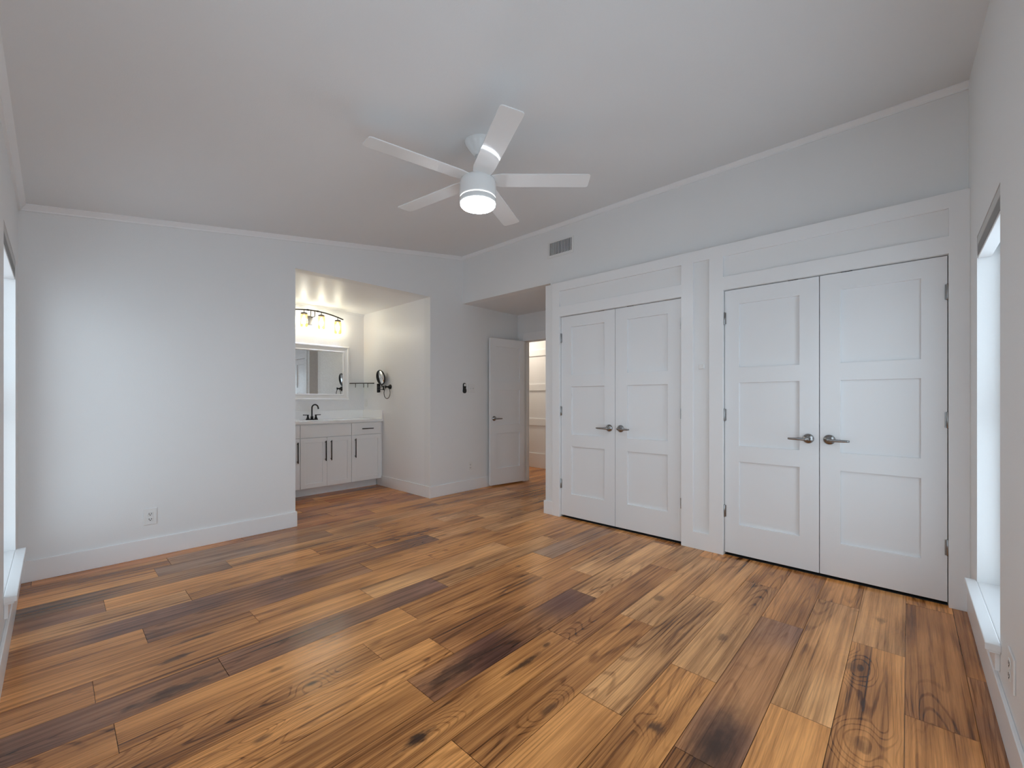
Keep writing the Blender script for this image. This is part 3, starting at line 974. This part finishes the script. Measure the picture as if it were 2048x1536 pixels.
MB().relief([2.091, 2.106, 2.534, 2.549], [5.386, 5.401, 5.619, 5.634], [[.030 + .09] * 3, [.12, .012, .12], [.12] * 3], lambda u, v, d: (u, v, 0.80 + d)).build('basin', M['quartz'], t, 0.004)
MB().lathe([(0.0, 0.8125), (0.02, 0.8125), (0.022, 0.814), (0.0, 0.8145)], (2.32, 5.52, 0), 'Z', 24).build('drain', M['chrome'], t)

def faucet():
    x, y, z = 2.292, 5.70, 0.9245
    t = thing('faucet', (x, y, z), 'black two-handle arched faucet behind the basin', 'faucet')
    pts = []
    for i in range(32):
        a = 2 * PI * i / 32
        pts.append((x + (0.062 if math.cos(a) > 0 else -0.062) * (abs(math.cos(a)) ** 0.35) * 1.22, y + 0.026 * math.copysign(abs(math.sin(a)) ** 0.7, math.sin(a)), z))
    MB().prism(pts, (0, 0, 0), (0, 0, 0.014)).build('base_plate', M['black'], t, 0.003)
    path = [(x, y, z + 0.012), (x, y, z + 0.05), (x, y, z + 0.13)]
    d = Vector((0.55, -0.83, 0)).normalized()
    R = 0.045
    for i in range(1, 13):
        a = PI * i / 12 * 0.93
        c = Vector((x, y, z + 0.155)) + d * R
        path.append(tuple(c - d * (R * math.cos(a)) + Vector((0, 0, R * math.sin(a)))))
    last = Vector(path[-1])
    path.append(tuple(last - Vector((0, 0, 0.022)) + d * 0.003))
    MB().tube(path, 0.0085, 16).lathe([(0.018, 0), (0.016, 0.03), (0.010, 0.042)], (x, y, z + 0.012), 'Z', 20).build('spout', M['black'], t)
    for s in (-1, 1):
        hx = x + s * 0.051
        mb = MB().lathe([(0.019, 0), (0.018, 0.012), (0.012, 0.026), (0.011, 0.05), (0.012, 0.056), (0.0, 0.058)], (hx, y, z + 0.012), 'Z', 20)
        mb.tube([(hx - s * 0.012, y, z + 0.064), (hx + s * 0.062, y, z + 0.067)], 0.0055, 12)
        mb.build('handle', M['black'], t)
faucet()

# mirror
def vanity_mirror():
    x0, x1, z0, z1 = 1.783, 2.857, 1.176, 1.936
    t = thing('wall_mirror', ((x0 + x1) / 2, AYB, z0), 'large white framed mirror above the vanity', 'mirror')
    # moulded frame: nested rings of different height
    prof = [(0.0, 0.018), (0.0, 0.024), (0.010, 0.030), (0.024, 0.030), (0.028, 0.020), (0.070, 0.016), (0.074, 0.022), (0.086, 0.022), (0.092, 0.010)]
    mb = MB()
    def ring(o, h): return [(x0 + o, AYB - h, z0 + o), (x1 - o, AYB - h, z0 + o), (x1 - o, AYB - h, z1 - o), (x0 + o, AYB - h, z1 - o)]
    allr = [ring(0.0, 0.0)] + [ring(o, h) for o, h in prof] + [ring(0.092, 0.0)]
    for i in range(len(allr) - 1):
        for j in range(4):
            k = (j + 1) % 4
            mb.quad(allr[i][j], allr[i][k], allr[i + 1][k], allr[i + 1][j])
    mb.build('frame', M['frame_white'], t, 0.0015)
    MB().box(x0 + 0.09, x1 - 0.09, AYB - 0.009, AYB - 0.001, z0 + 0.09, z1 - 0.09).build('mirror_glass', M['mirror'], t)
vanity_mirror()

# vanity light: bowed bar, four crackled jars, grey plate
def vanity_light():
    yy = 5.735
    xc = 2.318
    t = thing('vanity_light', (xc, AYB, 2.25), 'bowed black bar light with amber crackle glass shades above the mirror', 'light fixture')
    MB().box(xc - 0.036, xc + 0.036, AYB - 0.02, AYB, 2.185, 2.300).build('backplate', M['greyplate'], t, 0.004)
    def zb(x): return 2.362 - 0.066 * ((x - xc) / 0.41) ** 2
    pts = [(xc - 0.41 + 0.82 * i / 28, yy, zb(xc - 0.41 + 0.82 * i / 28)) for i in range(29)]
    bar = MB().tube(pts, 0.0085, 14)
    bar.build('bar', M['bronze'], t)
    mb = MB()
    for s in (-0.026, 0.026):
        mb.tube([(xc + s, AYB - 0.018, 2.285), (xc + s, yy + 0.01, 2.287), (xc + s, yy, 2.295), (xc + s, yy, zb(xc + s))], 0.005, 10)
    for s in (-0.062, 0.062):
        mb.lathe([(0.0115, -0.014), (0.0115, 0.014)], (xc + s, yy, zb(xc + s)), 'X', 14)
    mb.build('arm', M['bronze'], t)
    for q in (-0.334, -0.1115, 0.1115, 0.334):
        x = xc + q
        top = zb(x) - 0.045
        MB().tube([(x, yy, zb(x)), (x, yy, top)], 0.0045, 10).lathe([(0.010, 0.012), (0.036, 0.004), (0.042, -0.004), (0.042, -0.010), (0, -0.010)], (x, yy, top), 'Z', 28).build('cap', M['bronze'], t)
        sh = MB().lathe([(0.030, -0.008), (0.040, -0.014), (0.0465, -0.03), (0.0485, -0.06), (0.0485, -0.15), (0.046, -0.170), (0.038, -0.180),
                         (0.034, -0.178), (0.042, -0.166), (0.0455, -0.15), (0.0455, -0.06), (0.044, -0.032), (0.038, -0.018), (0.029, -0.012)], (x, yy, top), 'Z', 32)
        sh.build('glass_shade', M['crackle'], t)
        bl = MB().lathe([(0.0, -0.13), (0.012, -0.127), (0.022, -0.115), (0.026, -0.098), (0.022, -0.08), (0.013, -0.062), (0.012, -0.045), (0, -0.045)], (x, yy, top), 'Z', 24).build('bulb', M['bulb'], t)
vanity_light()

# corner shelf: glass with dark rail and hooks
def corner_shelf():
    z = 1.424
    c = Vector((AX1, AYB, z))
    t = thing('corner_shelf', (AX1, AYB, z), 'small black-railed corner shelf with hooks beside the vanity mirror', 'shelf')
    A, Bp = Vector((2.872, AYB - 0.004, z)), Vector((AX1 - 0.004, 5.535, z))
    arc = []
    for i in range(13):
        s = i / 12
        p = A.lerp(Bp, s)
        inw = (c - (A + Bp) / 2).normalized()
        arc.append(p - inw * (0.03 * math.sin(PI * s)))
    MB().prism([(c.x - 0.002, c.y - 0.002, 0)] + [(p.x, p.y, 0) for p in arc], (0, 0, z - 0.003), (0, 0, z + 0.003)).build('glass', M['shelf_glass'], t)
    MB().tube([tuple(p + Vector((0, 0, -0.004))) for p in arc], 0.0065, 10).build('rail', M['bronze'], t)
    for s in (0.30, 0.62, 0.80):
        i = int(s * 12)
        p = arc[i]
        MB().tube([(p.x, p.y, z - 0.006), (p.x, p.y, z - 0.052), (p.x - 0.004, p.y - 0.006, z - 0.062)], 0.0042, 10).build('hook', M['bronze'], t)
corner_shelf()

# towel ring on the alcove wall
def towel_ring():
    y, z = 5.115, 1.362
    t = thing('towel_ring', (AX1, y, z), 'black towel ring on the alcove wall below the round mirror', 'towel ring')
    ax = (Vector((0, 1, 0)), Vector((0, 0, 1)), Vector((-1, 0, 0)))
    MB().lathe([(0.033, 0), (0.033, 0.006), (0.024, 0.016), (0.012, 0.032), (0.009, 0.05), (0.012, 0.062), (0.018, 0.074), (0.018, 0.078), (0, 0.078)], (AX1, y, z), ax, 28).build('post', M['black'], t)
    pts = []
    for i in range(40):
        a = 2 * PI * i / 40
        pts.append((AX1 - 0.052, y + 0.076 * math.sin(a), z - 0.083 + 0.076 * math.cos(a)))
    MB().tube(pts, 0.0042, 10, closed=True).build('ring', M['black'], t)
towel_ring()

# make-up mirror on its arm
def makeup_mirror():
    y = 5.385
    t = thing('makeup_mirror', (AX1, y, 1.33), 'round black rimmed magnifying mirror on a wall arm', 'mirror')
    MB().tube([(AX1 - 0.022, y + 0.01, 1.287), (AX1 - 0.022, y + 0.01, 1.410)], 0.018, 20).box(AX1 - 0.022, AX1, y - 0.008, y + 0.028, 1.292, 1.405).build('wall_bracket', M['black'], t, 0.002)
    mb = MB()
    for z in (1.330, 1.362):
        mb.tube([(AX1 - 0.036, y - 0.002, z), (AX1 - 0.046, y - 0.10, z), (AX1 - 0.046, y - 0.175, z)], 0.0048, 10)
    mb.tube([(AX1 - 0.046, y - 0.172, 1.318), (AX1 - 0.046, y - 0.172, 1.374)], 0.009, 14)
    mb.tube([(AX1 - 0.046, y - 0.172, 1.37), (AX1 - 0.056, y - 0.14, 1.376), (AX1 - 0.058, y - 0.123, 1.382)], 0.0048, 10)
    mb.build('arm', M['black'], t)
    c = Vector((AX1 - 0.060, y - 0.123, 1.491))
    n = Vector((-0.98, -0.02, -0.17)).normalized()
    u = Vector((0, 0, 1)) - n * n.z
    u.normalize()
    w = u.cross(n)
    mb = MB()
    hd = MB().lathe([(0.0, -0.010), (0.095, -0.010), (0.102, -0.006), (0.104, 0.0), (0.102, 0.007), (0.096, 0.009), (0.093, 0.006), (0.0, 0.006)], c, (w, u, n), 48).build('rim', M['black'], t)
    MB().lathe([(0.0, 0.0068), (0.0925, 0.0068), (0.0925, 0.0078), (0, 0.0078)], c, (w, u, n), 48).build('mirror_glass', M['mirror'], hd)
    MB().tube([tuple(c - u * 0.100 - n * 0.002), tuple(c - u * 0.115)], 0.006, 10).build('yoke', M['black'], t)
makeup_mirror()

# light of the hall beyond the doorway
li = bpy.data.lights.new('hall_light', 'AREA')
li.shape = 'DISK'
li.size = 0.35
li.energy = 9
li.color = (1.0, 0.86, 0.70)
lo = bpy.data.objects.new('hall_light', li)
COL.objects.link(lo)
lo.location = (5.25, 4.9, ZN - 0.02)
